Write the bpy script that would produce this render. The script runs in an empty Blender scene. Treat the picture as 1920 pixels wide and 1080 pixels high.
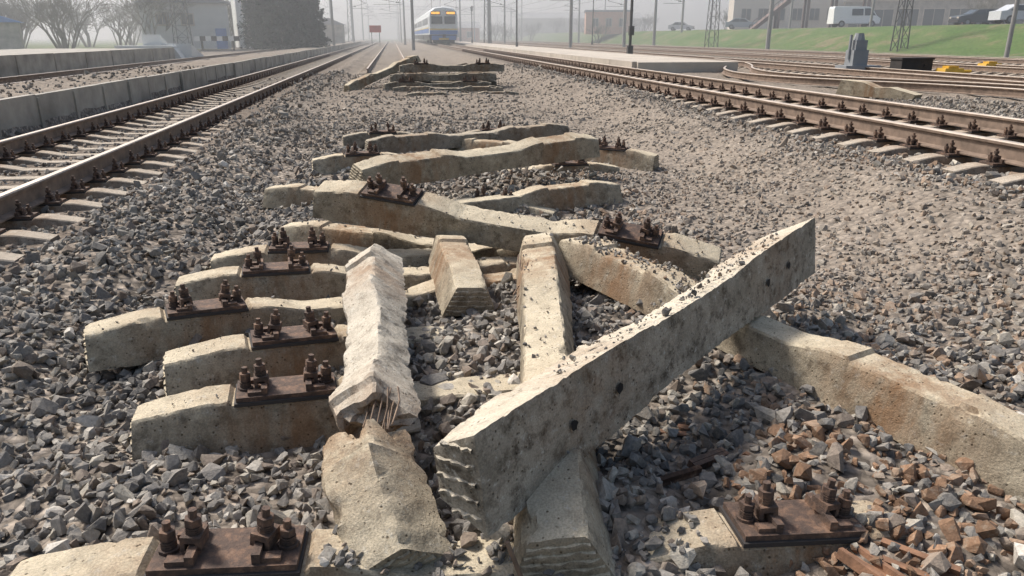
import bpy, bmesh, math, random
import numpy as np
from mathutils import Vector, Matrix, noise as mnoise
rad=math.radians
random.seed(7); rng=np.random.default_rng(11)
scene=bpy.context.scene
COL=scene.collection

# ------------------------------------------------------------------ materials
def new_mat(name):
    m=bpy.data.materials.new(name); m.use_nodes=True
    nt=m.node_tree; b=nt.nodes['Principled BSDF']
    return m,nt,b
def nd(nt,t,**kw):
    n=nt.nodes.new(t)
    for k,v in kw.items(): setattr(n,k,v)
    return n
def ramp(nt,fac,stops):
    r=nt.nodes.new('ShaderNodeValToRGB'); e=r.color_ramp.elements
    while len(e)<len(stops): e.new(0.5)
    for i,(p,c) in enumerate(stops):
        e[i].position=p; e[i].color=(c,c,c,1) if isinstance(c,(int,float)) else (*c,1)
    nt.links.new(fac,r.inputs[0]); return r.outputs[0]
def noise(nt,co,scale,detail=5,rough=.6):
    n=nd(nt,'ShaderNodeTexNoise'); n.inputs['Scale'].default_value=scale
    n.inputs['Detail'].default_value=min(detail,5); n.inputs['Roughness'].default_value=rough
    nt.links.new(co,n.inputs['Vector']); return n.outputs['Fac']
def mix(nt,fac,a,b,mode='MIX'):
    n=nd(nt,'ShaderNodeMix',data_type='RGBA',blend_type=mode)
    for s,i in ((fac,0),(a,6),(b,7)):
        if isinstance(s,(int,float)): n.inputs[i].default_value=s
        elif isinstance(s,tuple): n.inputs[i].default_value=(*s,1)
        else: nt.links.new(s,n.inputs[i])
    return n.outputs[2]
def mth(nt,op,a,b=0.0,clamp=False):
    n=nd(nt,'ShaderNodeMath',operation=op,use_clamp=clamp)
    for s,i in ((a,0),(b,1)):
        if isinstance(s,(int,float)): n.inputs[i].default_value=s
        else: nt.links.new(s,n.inputs[i])
    return n.outputs[0]
def bump(nt,b,h,strength=.5,dist=.01,prev=None):
    n=nd(nt,'ShaderNodeBump'); n.inputs['Strength'].default_value=strength; n.inputs['Distance'].default_value=dist
    nt.links.new(h,n.inputs['Height'])
    if prev: nt.links.new(prev,n.inputs['Normal'])
    nt.links.new(n.outputs[0],b.inputs['Normal']); return n.outputs[0]
def simple(name,c,rough=.8,var=.25,scale=3,metal=0,bumpd=0.0):
    m,nt,b=new_mat(name); tc=nd(nt,'ShaderNodeTexCoord').outputs['Object']
    n=noise(nt,tc,scale,6)
    lo=tuple(x*(1-var) for x in c); hi=tuple(min(1,x*(1+var)) for x in c)
    nt.links.new(ramp(nt,n,[(.3,lo),(.7,hi)]),b.inputs['Base Color'])
    b.inputs['Roughness'].default_value=rough; b.inputs['Metallic'].default_value=metal
    if bumpd: bump(nt,b,noise(nt,tc,scale*6,6),.6,bumpd)
    return m
def concrete_mat(name,lo,hi,stain=1.0,scuff=.5,dirt=.7,side=.78):
    m,nt,b=new_mat(name); tc=nd(nt,'ShaderNodeTexCoord').outputs['Object']
    oi=nd(nt,'ShaderNodeObjectInfo').outputs['Random']
    off=nd(nt,'ShaderNodeVectorMath',operation='ADD'); nt.links.new(tc,off.inputs[0])
    cmb=nd(nt,'ShaderNodeCombineXYZ'); nt.links.new(mth(nt,'MULTIPLY',oi,37.),cmb.inputs[1]); nt.links.new(cmb.outputs[0],off.inputs[1])
    co=off.outputs[0]
    c=ramp(nt,noise(nt,co,5.5,5,.7),[(.32,lo),(.50,tuple((a+d)/2 for a,d in zip(lo,hi))),(.68,hi)])
    c=mix(nt,ramp(nt,noise(nt,co,12,5,.74),[(.49,0),(.66,dirt)]),c,(.105,.086,.064))
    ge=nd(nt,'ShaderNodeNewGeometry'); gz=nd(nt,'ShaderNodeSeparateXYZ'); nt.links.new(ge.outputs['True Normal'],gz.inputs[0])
    top_lit=ramp(nt,mth(nt,'ADD',gz.outputs[2],mth(nt,'MULTIPLY',mth(nt,'SUBTRACT',noise(nt,co,9,5,.7),.5),.9)),[(.35,0),(.85,1)])
    c=mix(nt,mth(nt,'MULTIPLY',top_lit,.45),c,tuple(min(1,v*1.18) for v in hi))  # upward faces lightened: sunlit tops painted into the base colour
    c=mix(nt,1.0,c,mix(nt,top_lit,(side,side*.975,side*.94),(1.06,1.03,.98)),'MULTIPLY')  # other faces multiplied darker: painted shade on the sides, set by face normal
    c=mix(nt,ramp(nt,noise(nt,co,27,5,.72),[(.57,0),(.70,scuff)]),c,(.58,.55,.48))
    sx=nd(nt,'ShaderNodeSeparateXYZ'); nt.links.new(tc,sx.inputs[0])
    a=mth(nt,'ABSOLUTE',mth(nt,'SUBTRACT',mth(nt,'ABSOLUTE',sx.outputs[0]),.8))
    a=mth(nt,'SUBTRACT',1.0,mth(nt,'MULTIPLY',a,2.2),True)
    st=nd(nt,'ShaderNodeMapping'); st.inputs['Scale'].default_value=(9,9,1.5); nt.links.new(co,st.inputs[0])
    a=mth(nt,'MULTIPLY',a,ramp(nt,noise(nt,st.outputs[0],1.0,5,.65),[(.34,0),(.56,1)]))
    c=mix(nt,mth(nt,'MULTIPLY',a,.80*stain),c,(.235,.125,.06))
    v=nd(nt,'ShaderNodeTexVoronoi'); v.inputs['Scale'].default_value=48; nt.links.new(co,v.inputs['Vector'])
    pit=ramp(nt,v.outputs['Distance'],[(.10,0),(.22,1)])
    gate=ramp(nt,noise(nt,co,14,2),[(.47,1),(.53,0)])
    pit=mth(nt,'MAXIMUM',pit,gate)
    c=mix(nt,1.0,c,mix(nt,pit,(.35,.32,.28),(1,1,1)),'MULTIPLY')
    c=mix(nt,1.0,c,ramp(nt,noise(nt,co,150,4,.7),[(.3,.68),(.7,1.2)]),'MULTIPLY')
    nt.links.new(c,b.inputs['Base Color']); b.inputs['Roughness'].default_value=.93
    b.inputs['Specular IOR Level'].default_value=.25
    n1=bump(nt,b,noise(nt,co,18,5,.72),.7,.012)
    n2=bump(nt,b,noise(nt,co,110,5,.75),.8,.006,n1)
    bump(nt,b,pit,.7,.005,n2)
    return m
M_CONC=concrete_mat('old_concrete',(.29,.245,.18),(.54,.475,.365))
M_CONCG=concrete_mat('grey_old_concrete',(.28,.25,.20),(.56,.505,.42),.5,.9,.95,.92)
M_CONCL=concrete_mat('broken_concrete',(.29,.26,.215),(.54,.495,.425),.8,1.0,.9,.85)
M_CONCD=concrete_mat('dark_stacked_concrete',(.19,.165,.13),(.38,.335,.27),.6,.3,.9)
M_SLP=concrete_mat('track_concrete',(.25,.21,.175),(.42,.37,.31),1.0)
def rust_mat():
    m,nt,b=new_mat('rusty_steel'); tc=nd(nt,'ShaderNodeTexCoord').outputs['Object']
    c=ramp(nt,noise(nt,tc,22,6,.7),[(.3,(.05,.034,.027)),(.5,(.10,.063,.046)),(.62,(.19,.11,.07)),(.76,(.30,.23,.17))])
    nt.links.new(c,b.inputs['Base Color']); b.inputs['Roughness'].default_value=.8; b.inputs['Metallic'].default_value=.1
    bump(nt,b,noise(nt,tc,90,6,.7),.8,.006); return m
M_RUST=rust_mat()
M_RUSTO=simple('orange_rust',(.20,.105,.06),.85,.5,18,0,.003)
M_WIRE=simple('rusty_wire',(.18,.12,.08),.8,.4,20)
M_RAIL=simple('rail_side_steel',(.19,.135,.10),.75,.35,9,.1,.002)
M_RAILTOP=simple('rail_running_surface',(.50,.42,.35),.55,.18,5,.3)
M_DARK=simple('dark_rubber',(.035,.03,.028),.8)
def gravel_mat():
    m,nt,b=new_mat('crushed_stone'); tc=nd(nt,'ShaderNodeTexCoord').outputs['Object']
    at=nd(nt,'ShaderNodeAttribute',attribute_name='col').outputs['Color']
    c=mix(nt,1.0,at,ramp(nt,noise(nt,tc,75,4,.7),[(.28,.65),(.5,1.0),(.72,1.35)]),'MULTIPLY')
    c=mix(nt,ramp(nt,noise(nt,tc,30,4,.7),[(.52,0),(.68,.5)]),c,(.35,.30,.235))
    nt.links.new(c,b.inputs['Base Color']); b.inputs['Roughness'].default_value=.9; b.inputs['Specular IOR Level'].default_value=.25
    bump(nt,b,noise(nt,tc,130,4,.7),.7,.006); return m
M_GRAV=gravel_mat()
def ground_mat():
    m,nt,b=new_mat('ground_gravel_and_grass'); tc=nd(nt,'ShaderNodeTexCoord').outputs['Object']
    z=nd(nt,'ShaderNodeAttribute',attribute_name='zone'); sp=nd(nt,'ShaderNodeSeparateColor'); nt.links.new(z.outputs['Color'],sp.inputs[0])
    base=ramp(nt,noise(nt,tc,.9,6,.65),[(.3,(.16,.13,.105)),(.5,(.225,.188,.153)),(.7,(.29,.247,.205))])
    v=nd(nt,'ShaderNodeTexVoronoi'); v.inputs['Scale'].default_value=19; nt.links.new(tc,v.inputs['Vector'])
    v2=nd(nt,'ShaderNodeTexVoronoi'); v2.inputs['Scale'].default_value=41; nt.links.new(tc,v2.inputs['Vector'])
    sv=nd(nt,'ShaderNodeSeparateColor'); nt.links.new(v.outputs['Color'],sv.inputs[0])
    sv2=nd(nt,'ShaderNodeSeparateColor'); nt.links.new(v2.outputs['Color'],sv2.inputs[0])
    c=mix(nt,1.0,base,ramp(nt,sv.outputs[0],[(0,.6),(1,1.45)]),'MULTIPLY')
    c=mix(nt,1.0,c,ramp(nt,sv2.outputs[0],[(0,.75),(1,1.3)]),'MULTIPLY')
    c=mix(nt,1.0,c,ramp(nt,v.outputs['Distance'],[(.3,1.1),(.75,.55)]),'MULTIPLY')
    d=mth(nt,'MULTIPLY',sp.outputs[1],ramp(nt,noise(nt,tc,2.2,6,.6),[(.4,.35),(.62,.95)]))
    c=mix(nt,d,c,ramp(nt,noise(nt,tc,14,6,.7),[(.3,(.19,.155,.125)),(.7,(.32,.268,.215))]))
    c=mix(nt,mth(nt,'MULTIPLY',sp.outputs[2],.45),c,(.12,.09,.068))
    g=ramp(nt,noise(nt,tc,.35,6,.7),[(.38,(.18,.16,.085)),(.48,(.105,.145,.047)),(.64,(.075,.13,.034))])
    g=mix(nt,1.0,g,ramp(nt,noise(nt,tc,5,6,.75),[(.3,.55),(.7,1.4)]),'MULTIPLY')
    gf=ramp(nt,mth(nt,'ADD',sp.outputs[0],mth(nt,'MULTIPLY',mth(nt,'SUBTRACT',noise(nt,tc,.6,6,.7),.5),.9)),[(.42,0),(.58,1)])
    c=mix(nt,gf,c,g)
    nt.links.new(c,b.inputs['Base Color']); b.inputs['Roughness'].default_value=.95; b.inputs['Specular IOR Level'].default_value=.15
    inv=mth(nt,'SUBTRACT',1.0,v.outputs['Distance'])
    n1=bump(nt,b,inv,.7,.03)
    bump(nt,b,noise(nt,tc,45,5,.7),.6,.01,n1)
    return m
M_GROUND=ground_mat()

# ------------------------------------------------------------------ mesh builder
class MB:
    def __init__(s): s.v=[];s.f=[];s.m=[]
    def add(s,vs,fs,mat=0,M=None):
        o=len(s.v)
        s.v.extend([(M@Vector(v))[:] if M else tuple(v) for v in vs])
        s.f.extend([tuple(i+o for i in f) for f in fs]); s.m.extend([mat]*len(fs))
    def box(s,c,d,mat=0,M=None,taper=1.0):
        x,y,z=c;a,b,h=d[0]/2,d[1]/2,d[2]/2;t=taper
        vs=[(x-a,y-b,z-h),(x+a,y-b,z-h),(x+a,y+b,z-h),(x-a,y+b,z-h),(x-a*t,y-b*t,z+h),(x+a*t,y-b*t,z+h),(x+a*t,y+b*t,z+h),(x-a*t,y+b*t,z+h)]
        s.add(vs,[(0,3,2,1),(4,5,6,7),(0,1,5,4),(1,2,6,5),(2,3,7,6),(3,0,4,7)],mat,M)
    def cyl(s,p0,p1,r0,r1=None,n=8,mat=0,M=None,caps=True):
        r1=r0 if r1 is None else r1
        p0=Vector(p0);p1=Vector(p1);d=(p1-p0).normalized()
        u=d.orthogonal().normalized();w=d.cross(u)
        vs=[];
        for p,r in((p0,r0),(p1,r1)):
            for i in range(n):
                a=2*math.pi*i/n; vs.append((p+u*(r*math.cos(a))+w*(r*math.sin(a)))[:])
        fs=[(i,(i+1)%n,n+(i+1)%n,n+i) for i in range(n)]
        if caps: fs+= [tuple(range(n))[::-1],tuple(range(n,2*n))]
        s.add(vs,fs,mat,M)
    def prism(s,poly,y0,y1,mat=0,M=None,axis='y'):
        n=len(poly)
        if axis=='y': vs=[(a,y0,b) for a,b in poly]+[(a,y1,b) for a,b in poly]
        else: vs=[(y0,a,b) for a,b in poly]+[(y1,a,b) for a,b in poly]
        fs=[(i,(i+1)%n,n+(i+1)%n,n+i) for i in range(n)]+[tuple(range(n))[::-1],tuple(range(n,2*n))]
        s.add(vs,fs,mat,M)
    def mesh(s,name,mats,smooth=None):
        me=bpy.data.meshes.new(name); me.from_pydata(s.v,[],s.f)
        for m in mats: me.materials.append(m)
        me.polygons.foreach_set('material_index',s.m)
        bm=bmesh.new(); bm.from_mesh(me); bmesh.ops.recalc_face_normals(bm,faces=bm.faces); bm.to_mesh(me); bm.free()
        if smooth:
            me.polygons.foreach_set('use_smooth',[True]*len(me.polygons)); me.set_sharp_from_angle(angle=rad(smooth))
        me.update(); return me
    def obj(s,name,mats,parent=None,smooth=None,M=None):
        return put(name,s.mesh(name,mats,smooth),parent,M)
def put(name,me,parent=None,M=None):
    o=bpy.data.objects.new(name,me); COL.objects.link(o)
    if M is not None: o.matrix_world=M
    if parent: o.parent=parent
    return o
def empty(name,loc=(0,0,0),rz=0):
    o=bpy.data.objects.new(name,None); COL.objects.link(o); o.location=loc; o.rotation_euler=(0,0,rz); return o

# ------------------------------------------------------------------ terrain function
def vnoise(x,y,seed=0):
    xi=np.floor(x).astype(np.int64); yi=np.floor(y).astype(np.int64); xf=x-xi; yf=y-yi
    def h(a,b):
        n=(a*374761393+b*668265263+seed*1442695)&0x7fffffff
        n=((n^(n>>13))*1274126177)&0x7fffffff
        return (n^(n>>16))%10007/10007.
    u=xf*xf*(3-2*xf); v=yf*yf*(3-2*yf)
    return (h(xi,yi)*(1-u)+h(xi+1,yi)*u)*(1-v)+(h(xi,yi+1)*(1-u)+h(xi+1,yi+1)*u)*v-.5
def sst(x,a,b):
    t=np.clip((x-a)/(b-a),0,1); return t*t*(3-2*t)
LZ,RZ=.30,.62
LX,RX=-3.95,6.15
def G(x,y):
    x=np.asarray(x,float); y=np.asarray(y,float)
    z=np.zeros(np.broadcast(x,y).shape)
    mid=.16*sst(y,9,17)
    z=z+mid*(1-sst(np.abs(x-1),3.0,5.0))
    wob=.25*vnoise(y*.5,x*0+3,5)
    z=z+ .035*(1-sst(x+wob,-2.75,-1.75))
    z=z+ .085*np.exp(-((x+2.0+wob)/.33)**2)-.05*np.exp(-((x+1.35+wob)/.25)**2)
    z=z+ .35*sst(x,2.9,4.6)-.10*sst(x,7.7,9.5)
    pf=sst(-x,5.72,5.80)*(1-sst(-x,8.7,9.3))
    z=z+pf*.42
    z=z+.125*np.exp(-(((x-1.15)/1.02)**4))*np.exp(-(((y-3.1)/1.25)**4))
    z=z+.10*np.exp(-(((x-.46)/.34)**4))*np.exp(-(((y-1.75)/.35)**4))
    z=z+.06*np.exp(-(((x-1.3)/.75)**4))*np.exp(-(((y-1.7)/.5)**4))
    z=z+.10*np.exp(-(((x-1.0)/1.6)**4))*np.exp(-(((y-8.2)/1.6)**4))
    z=z+.15*np.exp(-(((x-1.0)/2.)**2))*np.exp(-(((y-20.5)/2.)**2))
    calm=1-.8*((x>4.2)&(x<8.4))-.75*((x<-2.6)&(x>-5.7))
    z=z+calm*(.07*vnoise(x*1.3,y*1.3,1)+.05*vnoise(x*3.1,y*3.1,2)+.03*vnoise(x*7,y*7,3))*(1-sst(np.abs(x),30,60))
    z=z+2.15*sst(x+1.5*vnoise(y*.08,y*0+.3,9),39,46.5)*(1-sst(y,380,600))
    z=z+.25*vnoise(x*.4,y*.4,12)*sst(x,38,41)*(1-sst(x,45,47))
    return z
def coords(pairs):
    out=[]
    for a,b,st in pairs: out+=list(np.arange(a,b,st))
    return np.array(out)
xs=coords([(-1500,-200,130),(-200,-40,16),(-40,-14,1.3),(-14,-5.9,.2),(-5.9,10,.085),(10,18,.25),(18,38,1.),(38,48,.5),(48,110,6),(110,300,30),(300,1600,130)])
ys=coords([(-60,0,5),(0,.8,.2),(.8,12,.085),(12,24,.2),(24,60,.8),(60,140,3),(140,500,20),(500,2600,150)])
X,Y=np.meshgrid(xs,ys); Z=G(X,Y)
nx,ny=len(xs),len(ys)
V=np.stack([X,Y,Z],-1).reshape(-1,3).astype(np.float32)
idx=np.arange(nx*ny).reshape(ny,nx)
Q=np.stack([idx[:-1,:-1],idx[:-1,1:],idx[1:,1:],idx[1:,:-1]],-1).reshape(-1,4)
def fast_mesh(name,V,F,mat,smooth=False):
    me=bpy.data.meshes.new(name); n=F.shape[1]
    me.vertices.add(len(V)); me.vertices.foreach_set('co',V.astype(np.float32).ravel())
    me.loops.add(F.size); me.loops.foreach_set('vertex_index',F.astype(np.int32).ravel())
    me.polygons.add(len(F)); me.polygons.foreach_set('loop_start',np.arange(0,F.size,n,dtype=np.int32))
    try: me.polygons.foreach_set('loop_total',np.full(len(F),n,dtype=np.int32))
    except Exception: pass
    me.polygons.foreach_set('use_smooth',np.full(len(F),smooth))
    me.materials.append(mat); me.update(calc_edges=True); return me
def set_col(me,name,C):
    a=me.color_attributes.new(name,'FLOAT_COLOR','POINT')
    C4=np.ones((len(C),4),np.float32); C4[:,:3]=C; a.data.foreach_set('color',C4.ravel())
me=fast_mesh('ground',V,Q,M_GROUND,True)
x,y=V[:,0],V[:,1]
grass=np.clip(sst(x,38,40.5)*(1-sst(x,46.2,47)) + .75*sst(np.abs(x),70,120)+.7*sst(y,170,260)+ .42*((x>18.5)&(x<20))+.45*((x>25)&(x<27))+.55*sst(x,32.5,35)*(x<39)+.6*sst(-x,19,24),0,1)
dirt=np.clip(sst(x,1.2,2.6)*(1-sst(x,4.0,4.9))*sst(y,2.5,4.5)+sst(y,10,16)*(np.abs(x-1)<2.8)*.8+((x<-5.8)&(x>-9))*1.+.9*sst(x,8.2,9),0,1)
bed=((np.abs(x-LX)<1.5)|(np.abs(x-RX)<1.5)|(np.abs(x+10.7)<1.3)|(np.abs(x-15.3)<1.3)|(np.abs(x-21.6)<1.3)|(np.abs(x-29)<1.3))*1.
bed=np.clip(bed+.8*np.exp(-((x-1.0)/2.2)**4)*np.exp(-((y-20.2)/2.4)**4),0,1)
set_col(me,'zone',np.stack([grass,dirt,bed],-1))
put('ground',me)

# ------------------------------------------------------------------ sleepers
SA=[0,.30,.50,.585,.60,1.0,1.015,1.10,1.33,1.35]
SH=[.152,.154,.200,.207,.190,.190,.208,.206,.165,.160]
SB=[.122,.125,.14,.143,.144,.148,.148,.149,.150,.148]
ST=[.088,.088,.088,.09,.09,.09,.09,.088,.085,.082]
def section(s):
    a=abs(s); return np.interp(a,SA,SH),np.interp(a,SA,SB),np.interp(a,SA,ST)
def add_sleeper(mb,s0=-1.35,s1=1.35,seed=0,detail=True,broken0=False,broken1=False,rough=1.0,mat=0,ribs='y',surf=0.0):
    if detail:
        st=sorted(set([round(v,4) for v in np.linspace(s0,s1,int((s1-s0)/.022)+2)]+[v for v in (-1.015,-1.0,-.6,-.585,.585,.6,1.0,1.015) if s0<v<s1]))
        seg=[9,5,1,6,1,5]
    else:
        st=[-1.35,-1.1,-1.015,-1.0,-.6,-.585,-.47,-.28,0,.28,.47,.585,.6,1.0,1.015,1.1,1.35]; seg=[1]*6
    rings=[]
    for s in st:
        H,wb,wt=section(s); c=.009
        P=[(-wb,0),(wb,0),(wt,H-c),(wt-c,H),(-wt+c,H),(-wt,H-c)]
        ring=[]
        for i in range(6):
            a=P[i];b=P[(i+1)%6]
            for k in range(seg[i]):
                t=k/seg[i]; ring.append((a[0]+(b[0]-a[0])*t,a[1]+(b[1]-a[1])*t, k==0))
        pts=[]
        for (py,pz,corner) in ring:
            xx,yy,zz=s,py,pz
            if detail:
                q=Vector((s*1.0,py,pz))
                n1=mnoise.noise(q*4+Vector((seed*7.3,0,0))); n2=mnoise.noise(q*34+Vector((0,seed*3.1,0)))
                d=(n1*.0025+n2*.0020)*rough
                if surf: d+=surf*(mnoise.noise(q*16+Vector((seed,7,1)))*.6+mnoise.noise(q*45+Vector((seed,2,1)))*.4)
                if corner:
                    d-=max(0,mnoise.noise(q*7+Vector((seed*5.7,9,0)))-.38)*.07*rough
                    d-=max(0,mnoise.noise(q*34+Vector((seed,4,0)))-.10)*.016*rough
                r=Vector((0,py,pz-H/2)).normalized()
                yy+=r.y*d; zz+=r.z*d
                ph=Vector((py,pz,seed))
                if broken0 and s<s0+.10:
                    w=1-(s-s0)/.10; xx+=w*(.075*mnoise.noise(ph*11)+.035*mnoise.noise(ph*37))
                    yy*=1-.12*w*w; zz=H/2+(zz-H/2)*(1-.12*w*w)
                if broken1 and s>s1-.10:
                    w=1-(s1-s)/.10; xx+=w*(.075*mnoise.noise(ph*11+Vector((0,0,3)))+.035*mnoise.noise(ph*37))
                    yy*=1-.12*w*w; zz=H/2+(zz-H/2)*(1-.12*w*w)
            pts.append((xx,yy,zz))
        rings.append(pts)
    n=len(rings[0]); vs=[p for r in rings for p in r]
    fs=[]
    for i in range(len(rings)-1):
        for j in range(n):
            fs.append((i*n+j,i*n+(j+1)%n,(i+1)*n+(j+1)%n,(i+1)*n+j))
    H,wb,wt=section(s0); H1,_,_=section(s1)
    if detail:
        for k,(s,H_,br) in enumerate(((s0,H,broken0),(s1,H1,broken1))):
            rr=rings[0] if k==0 else rings[-1]; b=0 if k==0 else (len(rings)-1)*n
            sg=-1 if k==0 else 1
            prev=b
            for lv in (.8,.6,.4,.2):
                cur=len(vs)
                for p in rr:
                    if br:
                        ph=Vector((p[1]*lv,p[2]*lv,seed+k)); dx=(p[0]-s)*lv+.05*mnoise.noise(ph*13)+.03*mnoise.noise(ph*40)
                    else: dx=sg*(.002+.004*mnoise.noise(Vector((p[1]*lv*20,p[2]*20,seed))))
                    vs.append((s+dx,p[1]*lv,H_/2+(p[2]-H_/2)*lv))
                for j in range(n): fs.append((prev+j,prev+(j+1)%n,cur+(j+1)%n,cur+j))
                prev=cur
            vs.append((s+sg*.003,0,H_/2)); c=len(vs)-1
            for j in range(n): fs.append((prev+j,prev+(j+1)%n,c))
    else:
        fs+=[tuple(range(n))[::-1],tuple(range((len(rings)-1)*n,len(rings)*n))]
    mb.add(vs,fs,mat)
    if detail:
        for k,(s,H_,br,sg) in enumerate(((s0,H,broken0,-1),(s1,H1,broken1,1))):
            if br: continue
            for r in range(5):
                m=8; vv=[];ff=[]
                for q in range(m+1):
                    t=q/m; wv=.003*math.sin(q*1.7+seed+r); dp=.008+.005*math.sin(q*2.3+r*1.9+seed)
                    if ribs=='y':
                        zz=.026+r*.027; hw=np.interp(zz,[0,H_],[.138,.075])
                        yy=-hw+2*hw*t; pr=[(s,yy,zz-.006+wv),(s+sg*dp,yy,zz-.004+wv),(s+sg*dp*.9,yy,zz+.004+wv),(s,yy,zz+.007+wv)]
                    else:
                        y0=-.10+r*.05; zt=H_*(.95 if abs(y0)<.08 else .75)
                        z0=.012+(zt-.012)*t; pr=[(s,y0-.008+wv,z0),(s+sg*dp*1.1,y0-.005+wv,z0),(s+sg*dp*1.0,y0+.004+wv,z0),(s,y0+.009+wv,z0)]
                    vv+=pr
                for q in range(m):
                    a=q*4;b=a+4
                    ff+=[(a,a+1,b+1,b),(a+1,a+2,b+2,b+1),(a+2,a+3,b+3,b+2)]
                mb.add(vv,ff,mat)
def add_chair(mb,x,z,m0=1,m1=2,lo=False,seed=0):
    R=random.Random(seed)
    M=Matrix.Translation((x,0,z))@Matrix.Rotation(R.uniform(-.04,.04),4,'Z')
    mb.box((0,0,.006),(.385,.185,.014),m1,M)
    mb.box((0,0,.022),(.37,.165,.018),m0,M)
    for sg in(-1,1):
        mb.box((sg*.082,0,.045),(.022,.15,.030),m0,M)
        if not lo:
            mb.box((sg*.118,.056,.038),(.05,.03,.014),m0,M); mb.box((sg*.118,-.056,.038),(.05,.03,.014),m0,M)
        h=.034; dz=R.uniform(-.004,.012)
        mb.cyl((sg*.152,0,h-.006),(sg*.152,0,h+.006),.028,n=10 if not lo else 6,mat=m0,M=M)
        for q in range(3 if not lo else 1):
            mb.cyl((sg*.152,0,h+.008+q*.007),(sg*.152,0,h+.0135+q*.007),.021,n=10 if not lo else 6,mat=m0,M=M)
        mb.cyl((sg*.152,0,h+.006),(sg*.152,0,h+.034),.015,n=8,mat=m0,M=M)
        mb.cyl((sg*.152,0,h+.032),(sg*.152,0,h+.054+dz),.0215,n=6,mat=m0,M=M)
        mb.cyl((sg*.152,0,h+.05),(sg*.152,0,h+.078+dz),.011,n=7,mat=m0,M=M)
        Mc=M@Matrix.Translation((sg*.088,0,.0))@Matrix.Rotation(R.uniform(-.35,.35),4,'Z')@Matrix.Rotation(R.uniform(-.14,.14),4,'Y')
        if R.random()<.8:
            mb.box((0,0,.076),(.052,.06,.018),m0,Mc)
            mb.box((-sg*.02,0,.058),(.014,.058,.022),m0,Mc); mb.box((sg*.021,0,.055),(.012,.058,.028),m0,Mc)
        mb.cyl((0,0,.05),(0,0,.11),.012,n=7,mat=m0,M=Mc)
        for q in range(3 if not lo else 1):
            mb.cyl((0,0,.086+q*.0065),(0,0,.0905+q*.0065),.022,n=10 if not lo else 6,mat=m0,M=Mc)
        mb.cyl((0,0,.106),(0,0,.128),.0225,n=6,mat=m0,M=Mc)
        mb.cyl((0,0,.125),(0,0,.152),.0115,n=7,mat=m0,M=Mc)
def frame(P0,P1,roll=0.0):
    P0=Vector(P0);P1=Vector(P1); xx=(P1-P0).normalized(); yy=Vector((0,0,1)).cross(xx).normalized(); zz=xx.cross(yy)
    R=Matrix((xx,yy,zz)).transposed().to_4x4()
    return R@Matrix.Rotation(rad(roll),4,'X')
SLEEPS=[]
cnt=[0]
def sleeper(P0,P1,roll=0,chairs=(0,0),mat=None,s0=-1.35,s1=1.35,b0=False,b1=False,rough=1.0,name='concrete_sleeper',ribs='y',surf=0.0):
    """P0,P1: base centre at local s0 and s1"""
    cnt[0]+=1; sd=cnt[0]
    mb=MB(); add_sleeper(mb,s0,s1,sd,True,b0,b1,rough,0,ribs,surf)
    R=frame(P0,P1,roll); P0=Vector(P0);P1=Vector(P1); c=(P0+P1)/2; ax=(P1-P0).normalized()
    org=c-ax*((s0+s1)/2)
    M=Matrix.Translation(org)@R
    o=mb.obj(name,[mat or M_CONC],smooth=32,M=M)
    for k,sx in enumerate((-.8,.8)):
        if chairs[k]:
            cb=MB(); add_chair(cb,sx,.190,0,1,seed=sd*3+k)
            put('rail_fastening',cb.mesh('rail_fastening',[M_RUST,M_DARK],None),o)
    SLEEPS.append(o); return o
def row(cx,cy,ang,z0,z1,**k):
    dx,dy=math.cos(rad(ang))*1.35,math.sin(rad(ang))*1.35
    return sleeper((cx-dx,cy-dy,z0),(cx+dx,cy+dy,z1),**k)
row(.30,1.74,-.6,.02,-.09,chairs=(1,1))                 # nearest, buried to the right
row(.31,2.86,6.9,.0,-.10,chairs=(1,1))
row(.25,3.52,13.5,.0,-.11,chairs=(1,0))
row(-.26,4.05,19,.0,-.11,chairs=(1,0))
row(.04,4.50,6,.0,-.08,chairs=(1,0))
row(.12,4.97,2,-.02,-.08,chairs=(1,0))
row(.37,5.1,-24,.0,-.08,chairs=(0,0))
row(.06,6.75,-19,.0,-.12,chairs=(0,1))
row(.72,6.35,17,.0,.03,chairs=(0,0))
sleeper((-.53,5.28,.375),(1.90,4.16,.10),roll=20,chairs=(1,1),surf=.002)       # long one lying across the top
row(.82,6.95,30,.33,.36,roll=14,chairs=(0,0))
row(.40,8.72,6,.04,.04,chairs=(1,0))
row(.95,9.75,12,.12,.2,chairs=(0,0),mat=M_CONCD)
row(1.83,9.05,-34,.06,.04,chairs=(0,1))
row(1.05,7.95,3,.0,-.03,chairs=(1,1))
row(.6,10.9,4,.02,.0,chairs=(1,1),mat=M_CONCD)
# shattered sleeper pointing at the camera, in two pieces
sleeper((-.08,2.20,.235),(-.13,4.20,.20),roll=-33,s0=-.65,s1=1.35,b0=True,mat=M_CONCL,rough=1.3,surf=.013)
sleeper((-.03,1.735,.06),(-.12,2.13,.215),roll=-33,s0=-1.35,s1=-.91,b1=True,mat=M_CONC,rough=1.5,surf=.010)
# short stub
sleeper((.34,3.74,.08),(.29,4.78,.11),roll=4,s0=-1.35,s1=-.3,b1=True,rough=1.3)
# one under the big one, pointing at the camera
sleeper((.39,1.62,.085),(.83,4.28,.22),roll=-8,rough=1.3,surf=.004)
# long diagonal on the right
sleeper((2.10,1.70,.08),(.97,4.34,.19),rough=1.2,surf=.002)
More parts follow.
